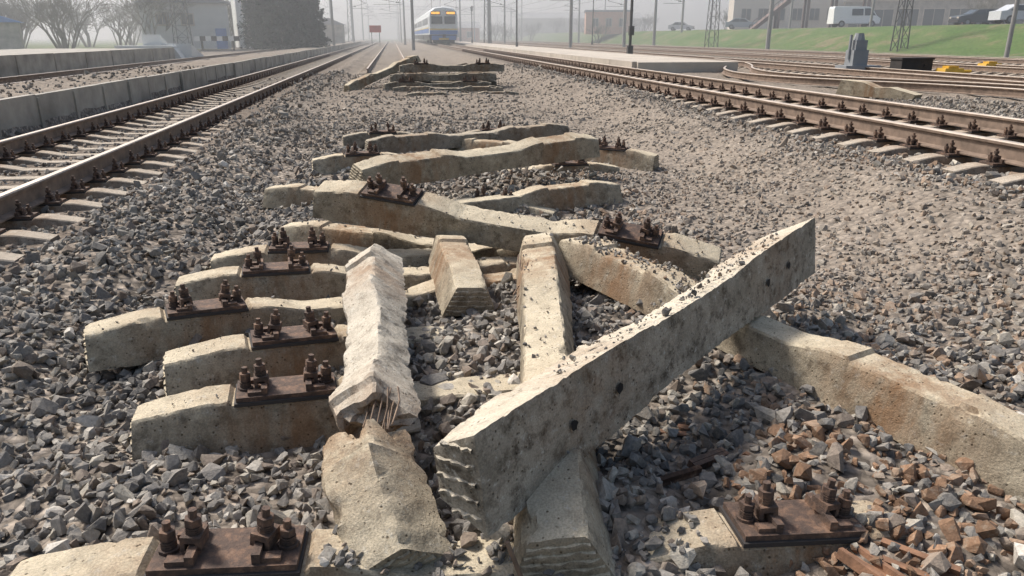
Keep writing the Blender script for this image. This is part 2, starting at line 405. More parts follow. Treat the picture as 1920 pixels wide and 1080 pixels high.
# big one lying on its side, base towards the camera
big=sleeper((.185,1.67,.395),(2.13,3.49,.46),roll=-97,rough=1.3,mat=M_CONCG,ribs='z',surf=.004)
hb=MB()
R=random.Random(2)
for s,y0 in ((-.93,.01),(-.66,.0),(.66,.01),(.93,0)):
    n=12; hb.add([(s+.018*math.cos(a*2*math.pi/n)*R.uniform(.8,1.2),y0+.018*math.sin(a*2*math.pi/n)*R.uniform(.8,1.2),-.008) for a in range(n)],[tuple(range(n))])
hb.obj('bolt_hole',[simple('painted_hole_shadow',(.012,.01,.009),1)],parent=big)  # flat near-black discs, the shade inside the holes painted as colour

def stack(y,x,z,ang,roll=0,**k): row(x,y,ang,z,z,roll=roll,rough=1.6,mat=M_CONCD,**k)
stack(19.6,1.1,.22,2,chairs=(1,1)); stack(20.2,1.3,.22,-3); stack(20.9,1.2,.2,4)
stack(19.8,1.25,.42,3); stack(20.5,1.3,.42,-2); stack(20.15,1.5,.63,2,chairs=(1,1)); stack(20.8,1.35,.62,-4)
stack(19.0,1.3,.14,-5); stack(18.3,1.6,.05,3)
sleeper((-1.15,19.3,.2),(.65,21.25,.86),rough=1.2)

wb=MB()
R=random.Random(3)
for i in range(12):
    ox=-.055+.11*(i/11)+R.uniform(-.006,.006); p=Vector((-.075+ox*.8,2.27,.37+R.uniform(-.03,.035)))
    q=Vector((-.10+ox*.9,2.07,.345+R.uniform(-.03,.035)))
    m=(p+q)/2+Vector((R.uniform(-.015,.015),0,R.uniform(-.01,.025)))
    wb.cyl(p,m,.0024,n=5);wb.cyl(m,q,.0024,n=5)
for i in range(6):
    p=Vector((-.225+R.uniform(-.012,.01),2.22,.27))
    pts=[p]
    for k in range(5): pts.append(pts[-1]+Vector((R.uniform(-.016,.010),-.022+R.uniform(-.01,.01),-.042+R.uniform(-.01,.01))))
    for a,b in zip(pts,pts[1:]): wb.cyl(a,b,.0035,n=5)
for i in range(4):
    pts=[Vector((.64+R.uniform(-.02,.02),3.75+.05*i,.36))]
    for k in range(6): pts.append(pts[-1]+Vector((math.sin(k*1.1)*.03-.012,-.05,-.02+R.uniform(-.01,.01))))
    for a,b in zip(pts,pts[1:]): wb.cyl(a,b,.004,n=5)
wb.cyl((.235,1.63,.24),(.30,1.60,.05),.007,n=6)
wb.obj('reinforcing_wire',[M_WIRE])
def scrap(x,y,z,l,w,rz,rx=0,n='rusty_steel_scrap',m=None):
    b=MB(); b.box((0,0,0),(l,w,.010)); b.box((0,w/2-.01,.015),(l,.018,.02)); b.box((0,-w/2+.01,.015),(l,.018,.02))
    b.obj(n,[m or M_RUSTO],M=Matrix.Translation((x,y,z))@Matrix.Rotation(rz,4,'Z')@Matrix.Rotation(rx,4,'X'))
scrap(1.25,1.50,.10,.24,.09,1.9,.2); scrap(1.37,1.53,.10,.20,.08,2.3,-.3)
scrap(1.75,2.5,.07,.30,.035,-.6,0,m=M_RUST); scrap(2.0,2.15,.05,.26,.03,.9,0,m=M_RUST); scrap(1.02,2.15,.09,.16,.04,.4,.2,m=M_RUST)
scrap(1.5,2.85,.09,.34,.12,.25,.05,m=M_RUST); scrap(1.66,1.95,.09,.14,.05,2.6,.4); scrap(.85,2.02,.12,.2,.02,.3,.2,m=M_RUST)
rc=MB()
for i in range(26):
    M=Matrix.Translation((R.uniform(.95,2.0),R.uniform(1.5,2.4),.085+R.uniform(-.01,.02)))@Matrix.Rotation(R.uniform(0,6),4,'Z')@Matrix.Rotation(R.uniform(-.5,.5),4,'X')
    k=i%3
    if k==0: rc.box((0,0,0),(R.uniform(.05,.12),R.uniform(.015,.03),.006),0,M)
    elif k==1: rc.cyl((-.04,0,0),(.04,0,0),.009,n=7,M=M); rc.cyl((.028,0,0),(.045,0,0),.019,n=6,M=M)
    else: rc.cyl((0,0,0),(0,0,.008),.026,n=10,M=M)
rc.obj('rusty_bolts_and_washers',[M_RUSTO])
gb=MB()
for i in range(8):
    M=Matrix.Translation((.0+R.uniform(-.10,.06),1.61+R.uniform(-.03,.04),.085))@Matrix.Rotation(R.uniform(0,3),4,'Z')@Matrix.Rotation(R.uniform(-.7,.7),4,'X')
    gb.prism([(-.022,0),(.02,-.004),(.026,.015),(-.01,.024)],-.002,.002,0,M)
gm,gnt,gbs=new_mat('teal_glass'); gbs.inputs['Base Color'].default_value=(.03,.16,.15,1); gbs.inputs['Roughness'].default_value=.15
gb.obj('broken_glass',[gm])

# ------------------------------------------------------------------ tracks
RP=[(-.075,0),(.075,0),(.075,.012),(.012,.03),(.01,.135),(.034,.145),(.036,.168),(-.036,.168),(-.034,.145),(-.01,.135),(-.012,.03),(-.075,.012)]
TOPP=[(-.0355,.1665),(.0355,.1665),(.030,.1795),(-.030,.1795)]
def rail_path(mb,pts,z):
    for prof,mt in((RP,0),(TOPP,1)):
        vs=[];n=len(prof)
        for i,p in enumerate(pts):
            a=Vector(pts[max(0,i-1)]);b=Vector(pts[min(len(pts)-1,i+1)]); d=(b-a).normalized(); nrm=Vector((d.y,-d.x))
            for (u,w) in prof: vs.append((p[0]+nrm.x*u,p[1]+nrm.y*u,z+w))
        fs=[(i*n+j,i*n+(j+1)%n,(i+1)*n+(j+1)%n,(i+1)*n+j) for i in range(len(pts)-1) for j in range(n)]
        fs+=[tuple(range(n))[::-1],tuple(range((len(pts)-1)*n,len(pts)*n))]
        mb.add(vs,fs,mt)
smb=MB(); add_sleeper(smb,detail=False); add_chair(smb,-.8,.19,1,2,True); add_chair(smb,.8,.19,1,2,True)
SM=smb.mesh('track_sleeper',[M_SLP,M_RUST,M_DARK])
smb2=MB(); add_sleeper(smb2,detail=False)
SM2=smb2.mesh('track_sleeper_plain',[M_SLP])
YS0=.9; SP=.56
def track(cx,y0,y1,ztop,near=None):
    e=empty('railway_track')
    mb=MB()
    for s in(-.796,.796): rail_path(mb,[(cx+s,y0),(cx+s,(y0+y1)/2),(cx+s,y1)],ztop-.18)
    mb.obj('rails',[M_RAIL,M_RAILTOP],parent=e)
    zs=ztop-.18-.031-.19
    yn=near if near else y0
    if near:
        a=put('sleepers_with_fastenings',SM,e,Matrix.Translation((cx,YS0,zs)))
        md=a.modifiers.new('arr','ARRAY'); md.use_relative_offset=False; md.use_constant_offset=True; md.constant_offset_displace=(0,SP,0); md.count=int((near-YS0)/SP)
        yn=YS0+SP*md.count
    b=put('sleepers_far',SM2,e,Matrix.Translation((cx,yn,zs)))
    md=b.modifiers.new('arr','ARRAY'); md.use_relative_offset=False; md.use_constant_offset=True; md.constant_offset_displace=(0,SP,0); md.count=max(1,int((min(y1,130)-yn)/SP))
track(LX,-8,420,LZ,60)
track(RX,-8,420,RZ,60)
track(-.2,30,300,.34)
track(-10.7,-8,300,.34)
track(15.3,-20,300,.50); track(21.6,-20,300,.50); track(29.,-20,300,.50)
cr=MB()
pth=[(14.4,36),(13.5,31),(12.3,27.6),(11.1,25),(10.4,22.8),(10.25,21.2),(10.5,19.4),(11.3,17.6),(12.2,15.8),(12.7,14),(12.9,11),(12.9,4)]
def smoothp(p,k=5):
    out=[]
    for i in range(len(p)-1):
        a,b,c,d=[Vector(p[min(max(j,0),len(p)-1)]) for j in(i-1,i,i+1,i+2)]
        for t in np.arange(0,1,1/k): out.append(tuple(.5*((2*b)+(-a+c)*t+(2*a-5*b+4*c-d)*t*t+(-a+3*b-3*c+d)*t**3)))
    return out+[p[-1]]
rail_path(cr,smoothp(pth),.30)
rail_path(cr,smoothp([(x+1.25,y+.5) for x,y in pth]),.30)
cr.obj('curved_rail',[M_RAIL,M_RAILTOP])

# ------------------------------------------------------------------ gravel
def hull(seed,n=12):
    R=np.random.default_rng(seed); P=R.normal(size=(n,3)); P/=np.linalg.norm(P,axis=1)[:,None]
    P=np.sign(P)*np.abs(P)**.75; P*=np.array([1,R.uniform(.65,.95),R.uniform(.5,.8)])
    bm=bmesh.new()
    for p in P: bm.verts.new(p)
    bmesh.ops.convex_hull(bm,input=bm.verts)
    bmesh.ops.delete(bm,geom=[v for v in bm.verts if not v.link_faces],context='VERTS')
    bmesh.ops.triangulate(bm,faces=bm.faces)
    bm.verts.index_update()
    V=np.array([v.co[:] for v in bm.verts]); F=np.array([[v.index for v in f.verts] for f in bm.faces]); bm.free(); return V,F
TPL=[hull(i,10 if i%2 else 14) for i in range(24)]
def cand(x0,x1,y0,y1,d):
    n=int((x1-x0)*(y1-y0)*d); return rng.uniform(x0,x1,n),rng.uniform(y0,y1,n)
parts=[cand(-3.4,5,.7,4.5,1050)+( .037,),cand(-6.,8.2,4.5,8,560)+(.041,),cand(-9,12,8,15,240)+(.046,),cand(-11,9,15,30,70)+(.058,)]
xs_,ys_,ss_=[],[],[]
for a,b,s in parts:
    xs_.append(a);ys_.append(b); ss_.append(s*np.exp(rng.normal(0,.32,len(a))))
gx=np.concatenate(xs_);gy=np.concatenate(ys_);gs=np.concatenate(ss_)
keep=np.ones(len(gx),bool)
for cx in(LX,RX):
    u=np.abs(gx-cx); fr=np.abs(((gy-YS0+SP/2)%SP)-SP/2)
    keep&=~((u<1.40)&(fr<.15)&(rng.random(len(gx))>.06))
    keep&=~((np.abs(u-.796)<.10))
keep&=~((gx<-5.66)&(gx>-5.9))
pl=(gx<-5.8)&(gx>-9); keep&=~(pl&(rng.random(len(gx))<.8))
dz=np.clip(sst(gx,1.5,2.8)*(1-sst(gx,4.0,4.9))*sst(gy,2.8,4.6),0,1)
dz=np.maximum(dz,.8*sst(gy,11,16)*(np.abs(gx-1)<2.8))
patch=sst(vnoise(gx*1.1,gy*1.1,44)+vnoise(gx*3.,gy*3.,45)*.5,-.05,.25)
keep&=~(rng.random(len(gx))<dz*(.15+.35*patch))
gx,gy,gs,dz,patch=gx[keep],gy[keep],gs[keep],dz[keep],patch[keep]
gs=gs*(1-.30*dz)
gz=G(gx,gy)+rng.uniform(-.35,.55,len(gx))*gs*(1-.6*dz)
inl=((np.abs(gx-LX)<1.4)|(np.abs(gx-RX)<1.4)); gz[inl]-=.012
ex=[]
Rr=random.Random(5)
def on_sleeper(o,n,s0,s1,sz=.011):
    for _ in range(n):
        s=Rr.uniform(s0,s1); H,wb_,wt=section(s)
        p=Vector((s,Rr.uniform(-wt,wt),H+.004))
        w=o.matrix_world@p; ex.append((w.x,w.y,w.z+ .003,sz*math.exp(Rr.gauss(0,.4))))
bpy.context.view_layer.update()
S=SLEEPS
on_sleeper(S[4],30,-.5,1.3); on_sleeper(S[3],14,-.5,.3); on_sleeper(S[20],200,.3,1.3,.015); on_sleeper(S[19],70,-1.2,1.3,.009); on_sleeper(S[9],50,-.4,1.3)
on_sleeper(S[6],30,-1.3,0); on_sleeper(S[0],200,-.55,.5,.022)
for k in(1,2,3): on_sleeper(S[k],6,-1.3,-1.05,.006)
for _ in range(260):
    s=Rr.uniform(-.9,1.0); p=big.matrix_world@Vector((s,-.13,Rr.uniform(.01,.12))); ex.append((p.x,p.y,p.z+.008,.009*math.exp(Rr.gauss(0,.45))))
ex=np.array(ex)
gx=np.concatenate([gx,ex[:,0]]);gy=np.concatenate([gy,ex[:,1]]);gz=np.concatenate([gz,ex[:,2]]);gs=np.concatenate([gs,ex[:,3]]);dz=np.concatenate([dz,ex[:,0]*0])
N=len(gx)
pal=np.array([[.165,.152,.138],[.225,.205,.182],[.285,.26,.225],[.36,.325,.27],[.185,.15,.122],[.235,.185,.145],[.47,.43,.375],[.125,.118,.11]])
w=np.array([.22,.23,.17,.10,.12,.07,.04,.07]); w/=w.sum()
ci=rng.choice(len(pal),N,p=w); C=pal[ci]*rng.uniform(.82,1.18,(N,1))
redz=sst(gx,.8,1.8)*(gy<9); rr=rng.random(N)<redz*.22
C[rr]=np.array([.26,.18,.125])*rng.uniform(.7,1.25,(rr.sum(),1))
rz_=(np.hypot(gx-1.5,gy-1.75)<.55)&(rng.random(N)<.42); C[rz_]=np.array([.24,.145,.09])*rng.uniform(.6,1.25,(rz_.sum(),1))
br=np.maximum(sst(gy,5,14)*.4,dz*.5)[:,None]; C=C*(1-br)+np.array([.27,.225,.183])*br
C*= (1+.16*vnoise(gx*.8,gy*.8,77)+.14*vnoise(gx*2.7,gy*2.7,78))[:,None]
q=rng.normal(size=(N,4)); q/=np.linalg.norm(q,axis=1)[:,None]
a,b,c,d=q.T
RM=np.stack([1-2*(c*c+d*d),2*(b*c-a*d),2*(b*d+a*c),2*(b*c+a*d),1-2*(b*b+d*d),2*(c*d-a*b),2*(b*d-a*c),2*(c*d+a*b),1-2*(b*b+c*c)],-1).reshape(-1,3,3)
ti=rng.integers(0,len(TPL),N); AV,AF,AC=[],[],[];off=0
for k,(tv,tf) in enumerate(TPL):
    I=np.where(ti==k)[0]
    sc=gs[I,None,None]*.62*rng.uniform(.75,1.25,(len(I),1,3))
    P=np.einsum('nij,nvj->nvi',RM[I],tv[None]*sc)+np.stack([gx[I],gy[I],gz[I]],-1)[:,None]
    nv=len(tv); AV.append(P.reshape(-1,3)); AF.append((tf[None]+(np.arange(len(I))*nv)[:,None,None]+off).reshape(-1,3)); off+=len(I)*nv
    AC.append(np.repeat(C[I],nv,axis=0))
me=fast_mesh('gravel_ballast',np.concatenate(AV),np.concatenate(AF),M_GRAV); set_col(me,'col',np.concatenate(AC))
put('gravel_ballast',me)

# ------------------------------------------------------------------ platforms, walls
M_WALL=simple('weathered_platform_concrete',(.33,.30,.255),.9,.35,1.3,0,.02)
M_PALE=simple('pale_platform_concrete',(.46,.40,.33),.9,.18,.8,0,.01)
M_WHITE=simple('grey_white_plaster',(.60,.60,.58),.85,.12,.6)
M_GREY=simple('grey_paint',(.26,.27,.28),.7,.2,1)
M_ROOF=simple('grey_roof_sheet',(.25,.25,.26),.7,.2,1)
M_GLASS=simple('window_glass',(.035,.045,.055),.15,.2,1)
M_BLUE=simple('blue_paint',(.07,.18,.45),.6,.15,1)
M_POLE=simple('pole_concrete',(.26,.25,.235),.85,.15,1)
M_STEEL=simple('dark_steel',(.06,.057,.054),.7,.3,2,.2)
w=MB()
yy=-4.
R=random.Random(9)
while yy<150:
    L=1.45+R.uniform(-.05,.05); j=R.uniform(-.02,.02); hz=.60+R.uniform(-.012,.012)
    w.box((-5.80+j,yy+L/2,(hz+.0)/2),(.12,L-.035,hz),0)
    w.box((-5.735+j,yy+.03,(hz-.03)/2),(.05,.10,hz-.05),0)
    yy+=L
w.obj('platform_retaining_wall',[M_WALL])
w=MB()
w.box((-16.2,18,.42),(7.6,58,.86),0); yy=-11
while yy<47: 
    w.box((-12.38,yy+1.48,.45),(.1,2.9,.92+R.uniform(-.02,.02)),0); yy+=3
w.obj('old_platform',[M_WALL])
w=MB(); w.prism([(-15.5,.2),(-11.9,.2),(-12.4,1.0),(-15.5,1.0)],47.1,48,0); w.prism([(47.9,.2),(51.5,.2),(47.9,1.6)],-14.2,-13.2,0,axis='x'); w.prism([(48,.2),(51.5,.2),(48,1.1)],-13.1,-11.6,0,axis='x')
w.obj('concrete_ramp',[M_WHITE])
w=MB(); w.box((10.6,83,.40),(3.8,112,.42),0)
for i in range(38): w.box((8.62,27.2+2.95*i+1.45,.46),(.18,2.9,.34),0)
w.obj('station_platform',[M_PALE])

# ------------------------------------------------------------------ poles and wires
def pole(name,x,y,h,r=.17,mat=None,arm=0,base_z=.25):
    e=empty(name,(x,y,base_z)); m=MB(); m.cyl((0,0,-.3),(0,0,h),r,r*.62,n=10)
    m.obj('shaft',[mat or M_POLE],parent=e,smooth=40)
    if arm:
        a=MB(); a.cyl((0,0,6.2),(arm,0,6.9),.035,n=6); a.cyl((0,0,7.9),(arm,0,6.9),.03,n=6); a.cyl((0,0,6.0),(arm*1.05,0,6.0),.03,n=6)
        for q in(.25,.35): a.cyl((arm*q*.7,0,6.2+.1*q),(arm*q*.7,0,6.45),.07,n=8)
        a.obj('cantilever_arm',[M_STEEL],parent=e)
    return e
pole('catenary_pole',2.05,78,11,arm=-4.5); 
for y in(128,178,228,278): pole('catenary_pole',2.05,y,11,arm=-4.5)
for y in(96,146,196,246): pole('catenary_pole',-6.9,y,10.5,arm=2.6)
for y in(83,133,183,233): pole('catenary_pole',19.0,y,11,arm=-3)
for x,y in((33.6,66.8),(44.4,117),(36,150),(25.3,110),(25.3,160),(33,200),(12.9,105),(12.9,150),(32.5,95),(39,130),(-14,140),(-14,190),(25.3,84),(48,175)): pole('catenary_pole',x,y,11.5,r=.2,arm=-3)
pole('slender_pole',33,38,10,r=.13)
for x,y in((46.8,88),(46.8,72),(47,112)): pole('power_pole',x,y,8,r=.13,base_z=2.2)
def lattice(x,y,h,wd):
    m=MB()
    def c(s,t,z): k=wd/2*(1-.55*z/h); return (s*k,t*k,z)
    n=int(h/1.1)
    for s in(-1,1):
        for t in(-1,1): m.cyl(c(s,t,0),c(s,t,h),.05,n=4)
    for i in range(n):
        z0,z1=i*h/n,(i+1)*h/n
        for (a,b) in(((-1,-1),(1,-1)),((1,-1),(1,1)),((1,1),(-1,1)),((-1,1),(-1,-1))):
            if i%2: a,b=b,a
            m.cyl(c(*a,z0),c(*b,z1),.028,n=4); m.cyl(c(*a,z1),c(*b,z1),.022,n=4)
    m.obj('lattice_mast',[M_STEEL],M=Matrix.Translation((x,y,.2)))
lattice(-21.5,86,14,1.5); lattice(-19,120,14,1.4); lattice(38,90,13,1.2); lattice(14.5,120,13,1.1); lattice(-7.5,150,13,1.1); lattice(40.5,58,10,.9)
def portal(y,x0,x1,h):
    m=MB()
    for x in(x0,x1): 
        m.box((x,y,h/2),(.3,.3,h))
    n=int((x1-x0)/1.2)
    for z in(h-.9,h-.1):
        m.cyl((x0,y,z),(x1,y,z),.06,n=4)
    for i in range(n):
        a=x0+(x1-x0)*i/n;b=x0+(x1-x0)*(i+1)/n
        m.cyl((a,y,h-.9 if i%2 else h-.1),(b,y,h-.1 if i%2 else h-.9),.035,n=4)
    m.obj('catenary_gantry',[M_GREY])
portal(165,-8,20,9.5);portal(225,-8,34,9.5);portal(300,-14,40,9.5)
wm=MB()
R=random.Random(21)
for x,zc in((LX,6.1),(RX,6.3),(-.2,6.2),(-10.7,6.2),(15.3,6.3),(21.6,6.3),(29,6.3)):
    for k in range(9):
        y0=28+50*k;y1=y0+50
        wm.cyl((x,y0,zc),(x,y1,zc),.018,n=3,caps=False)
        pr=None
        for j in range(9):
            t=j/8; p=(x,y0+50*t,zc+1.5-1.1*4*t*(1-t))
            if pr: wm.cyl(pr,p,.018,n=3,caps=False)
            if 0<j<8: wm.cyl(p,(x,p[1],zc),.008,n=3,caps=False)
            pr=p
for a,b in (((-21,86,12),(33.6,66.8,11)),((-40,140,11),(60,120,12)),((-30,110,9),(70,95,11)),((2,78,10.5),(33,66,11)),((2,78,6.8),(19,83,7.4)),((19,83,9),(33.6,66.8,6.8)),((33.6,66.8,7),(60,50,8)),((2,128,9),(44,117,10)),((19,83,6.5),(46.8,88,9)),((46.8,88,9.6),(46.8,72,9.8))):
    wm.cyl(a,b,.02,n=3,caps=False)
wm.obj('overhead_wires',[M_STEEL])
def lamp(x,y,h=4.3,z=.5):
    e=empty('street_lamp',(x,y,z)); m=MB(); m.cyl((0,0,0),(0,0,h),.07,.05,n=8); m.cyl((0,0,0),(0,0,.5),.13,.1,n=8)
    m.box((0,0,h+.02),(.34,.34,.04)); m.obj('post',[M_STEEL],parent=e)
    g=MB(); g.cyl((0,0,h+.04),(0,0,h+.5),.12,.2,n=6); g.obj('lantern',[M_GREY],parent=e)
    r=MB(); r.cyl((0,0,h+.5),(0,0,h+.68),.24,.04,n=6); r.obj('lantern_cap',[M_STEEL],parent=e)
lamp(11.1,70); lamp(11.1,110); 
lamp(24.8,96,6)
e=empty('signal_post',(13.38,43.2,.3)); m=MB(); m.cyl((0,0,0),(0,0,7),.09,.07,n=8); m.box((0,0,.35),(.3,.3,.7)); m.box((0,-.12,1.5),(.28,.2,.5)); m.obj('post_and_box',[M_STEEL],parent=e)

# ------------------------------------------------------------------ train
def train():
    e=empty('electric_train',(RX,95,RZ-.04))
    M_TW=simple('train_white_paint',(.60,.62,.62),.5,.08,1); M_TB=simple('train_blue_paint',(.08,.17,.40),.5,.1,1); M_TY=simple('train_yellow_paint',(.65,.45,.06),.5,.1,1)
    b=MB()
    prof=[(-1.74,1.1),(1.74,1.1),(1.76,3.1),(1.6,3.75),(1.1,4.15),(0,4.3),(-1.1,4.15),(-1.6,3.75),(-1.76,3.1)]
    for k in range(4):
        b.prism(prof,.4+k*20.2,20.2+k*20.2,0)
        b.prism([(-1.6,.45),(1.6,.45),(1.7,1.1),(-1.7,1.1)],1.2+k*20.2,19.5+k*20.2,2)
    n=len(prof); vs=[(x,.4,z) for x,z in prof]+[(x*.92,-.25 if z<2.4 else .02,z if z<3.7 else z-.1) for x,z in prof]
    b.add(vs,[(i,(i+1)%n,n+(i+1)%n,n+i) for i in range(n)]+[tuple(range(n,2*n))],0)
    b.obj('body',[M_TW,M_TB,M_STEEL],parent=e)
    c=MB()
    c.box((0,-.20,1.35),(3.3,.2,.45),0); c.box((0,-.235,1.72),(3.3,.1,.12),1)
    c.box((0,-.30,.75),(2.9,.3,.5),0); c.box((0,-.47,.62),(1.2,.08,.2),1)
    c.obj('front_stripes',[M_TB,M_TY],parent=e)
    g=MB(); 
    for s in(-.78,.78): g.box((s,-.14,2.75),(1.3,.22,.85),0)
    for k in range(4):
        for i in range(11):
            for s in(-1,1): g.box((s*1.755,2.3+i*1.6+k*20.2,2.7),(.03,1.15,.8),0)
    g.obj('windows',[M_GLASS],parent=e)
    st=MB()
    for k in range(4):
        for s in(-1,1): st.box((s*1.765,10.3+k*20.2,1.55),(.03,19.6,.5),0); st.box((s*1.77,10.3+k*20.2,1.88),(.03,19.6,.1),1)
    st.obj('side_stripes',[M_TB,M_TY],parent=e)
    am,ant,ab=new_mat('amber_display'); ab.inputs['Base Color'].default_value=(.8,.35,.03,1); ab.inputs['Emission Color'].default_value=(1,.48,.05,1); ab.inputs['Emission Strength'].default_value=1.6
    d=MB()
    for s in(-.9,.9):
        for k in range(6): d.box((s-.42+.165*k,-.12,3.55),(.12,.2,.24),0)
    hl=MB(); hl.cyl((0,-.02,3.9),(0,-.2,3.9),.16,n=12); 
    for s in(-1.15,1.15): hl.cyl((s,-.2,2.05),(s,-.36,2.05),.14,n=12)
    fr=MB()
    for s in(-.9,.9): fr.box((s,-.05,3.55),(1.16,.2,.42),0)
    fr.obj('display_frame',[M_STEEL],parent=e)
    d.obj('destination_display',[am],parent=e); hl.obj('headlights',[M_WHITE],parent=e)
    u=MB()
    for y in(2.5,5,15,17.5,23,25.5): 
        for s in(-.796,.796): u.cyl((s-.07,y,.47),(s+.07,y,.47),.47,n=16)
    u.cyl((0,-.3,.95),(0,-.95,.95),.13,n=8); u.box((0,-1.0,.95),(.34,.25,.36)); u.box((0,-.1,.35),(2.6,.15,.35))
    u.obj('wheels_and_coupler',[M_STEEL],parent=e)
    p=MB()
    for s in(-.6,.6): p.cyl((s,14,4.35),(s,15.2,5.1),.03,n=5); p.cyl((s,15.2,5.1),(s,14.3,5.7),.025,n=5)
    p.cyl((-.9,14.3,5.72),(.9,14.3,5.72),.04,n=5); p.box((0,14.6,4.34),(1.6,2,.08)); p.obj('pantograph',[M_STEEL],parent=e)
train()

# ------------------------------------------------------------------ buildings
def building(name,x,y,wd,dp,h,rz=0,z=.2,mat=None,roof='gable',rise=1.6,rmat=None,wins=(),door=None,axis='x'):
    e=empty(name,(x,y,z),rz); b=MB(); b.box((0,dp/2,h/2),(wd,dp,h)); b.obj('walls',[mat or M_WHITE],parent=e)
    r=MB()
    if roof=='gable':
        if axis=='x':
            r.prism([(-wd/2-.4,h+.003),(wd/2+.4,h+.003),(0,h+rise)],-.4,dp+.4,0)
        else:
            r.prism([(-.5,h+.003),(dp+.5,h+.003),(dp/2,h+rise)],-wd/2-.4,wd/2+.4,0,axis='x')
    else: r.box((0,dp/2,h+.16),(wd+.5,dp+.5,.3))
    r.obj('roof',[rmat or M_ROOF],parent=e)
    f=MB();g=MB()
    for (cx,cz,ww,wh) in wins:
        f.box((cx,-.02,cz),(ww+.24,.08,wh+.24)); g.box((cx,-.045,cz),(ww,.08,wh)); f.box((cx,-.07,cz),(.07,.06,wh)); f.box((cx,-.07,cz-wh/2-.12),(ww+.3,.14,.07))
    if wins: f.obj('window_frames',[M_PALE],parent=e); g.obj('window_panes',[M_GLASS],parent=e)
    if door: d=MB(); d.box((door,-.05,1.05),(1.1,.1,2.1)); d.obj('door',[M_BLUE],parent=e)
    return e
vz=rad(14)
building('station_service_building',-21.5,88,8.6,9,4.6,vz,mat=M_WHITE,roof='gable',rise=2.2,wins=[(-2.2,3.0,1.1,1.0),(.2,3.0,1.1,1.0)],door=3.4)
building('annex_building',-15.6,96,4.2,8,6.5,vz,mat=M_WHITE,roof='flat',wins=[(-.9,4.6,.9,1.2),(.9,4.6,.9,1.2),(-.9,1.8,.9,1.2)])
building('kiosk',-36,78,4.4,3.5,2.5,rad(20),mat=M_WALL,roof='gable',rise=.9,rmat=M_BLUE,wins=[(-.8,1.5,1,.8)])
building('shed',-9.6,125,4,6,3,0,mat=M_WALL,rise=1)
M_ORG=simple('orange_plaster',(.55,.32,.23),.85,.12,.5); M_BEI=simple('beige_plaster',(.55,.49,.41),.85,.1,.5)
building('orange_building',42.5,152,9,8,4.2,rad(-12),z=1.9,mat=M_ORG,roof='flat',wins=[(-2.6,2.2,1,1.4),(0,2.2,1,1.4),(2.6,2.2,1,1.4)])
building('low_pink_house',15.5,190,11,8,3.2,0,mat=M_ORG,roof='gable',axis='y',rise=1.5,wins=[(-3,1.7,1,1.2),(0,1.7,1,1.2),(3,1.7,1,1.2)])
building('station_building',64,118,20,12,8.5,rad(-20),z=2.2,mat=M_BEI,roof='flat',wins=[(-8+2.6*i,2.6+3.4*j,1.4,1.7) for i in range(7) for j in range(2)])
building('market_hall',83,96,42,14,4.0,rad(-32),z=2.2,mat=M_WALL,roof='flat',rmat=M_PALE,wins=[(-19+3.2*i,1.7,2.5,2.4) for i in range(13)])
building('far_apartment_block',110,170,50,14,14,rad(-30),z=2,mat=M_BEI,roof='flat',wins=[(-22+3.2*i,2.6+3.*j,1.5,1.5) for i in range(14) for j in range(4)])
building('far_warehouse',60,250,40,14,6,rad(-10),z=1,mat=M_WALL,roof='gable',axis='y',rise=2)
building('far_depot',-45,200,30,14,6,rad(10),z=0,mat=M_WALL,roof='gable',axis='y',rise=2)
fb=empty('footbridge',(50.5,96,2.2),rad(-15)); m=MB()
m.prism([(-4.5,0),(-3.9,0),(3.1,5.6),(3.1,6.1),(2.7,6.1)],0,2.2,0); m.box((7,1.1,5.8),(8,2.2,.5),0)
for x in(-1,2.6,6,10): 
    for y in(.2,2): m.box((x,y,(x+4.2)*.4 if x<3 else 2.8),(.3,.3,(x+4.2)*.8 if x<3 else 5.6),0)
for i in range(15): m.cyl((-4.2+.5*i,0,.4*i),(-4.2+.5*i,0,.4*i+1.1),.03,n=4)
m.cyl((-4.2,0,1.1),(2.8,0,6.7),.04,n=5)
m.obj('stair_and_deck',[simple('brown_steel',(.12,.07,.055),.7)],parent=fb)

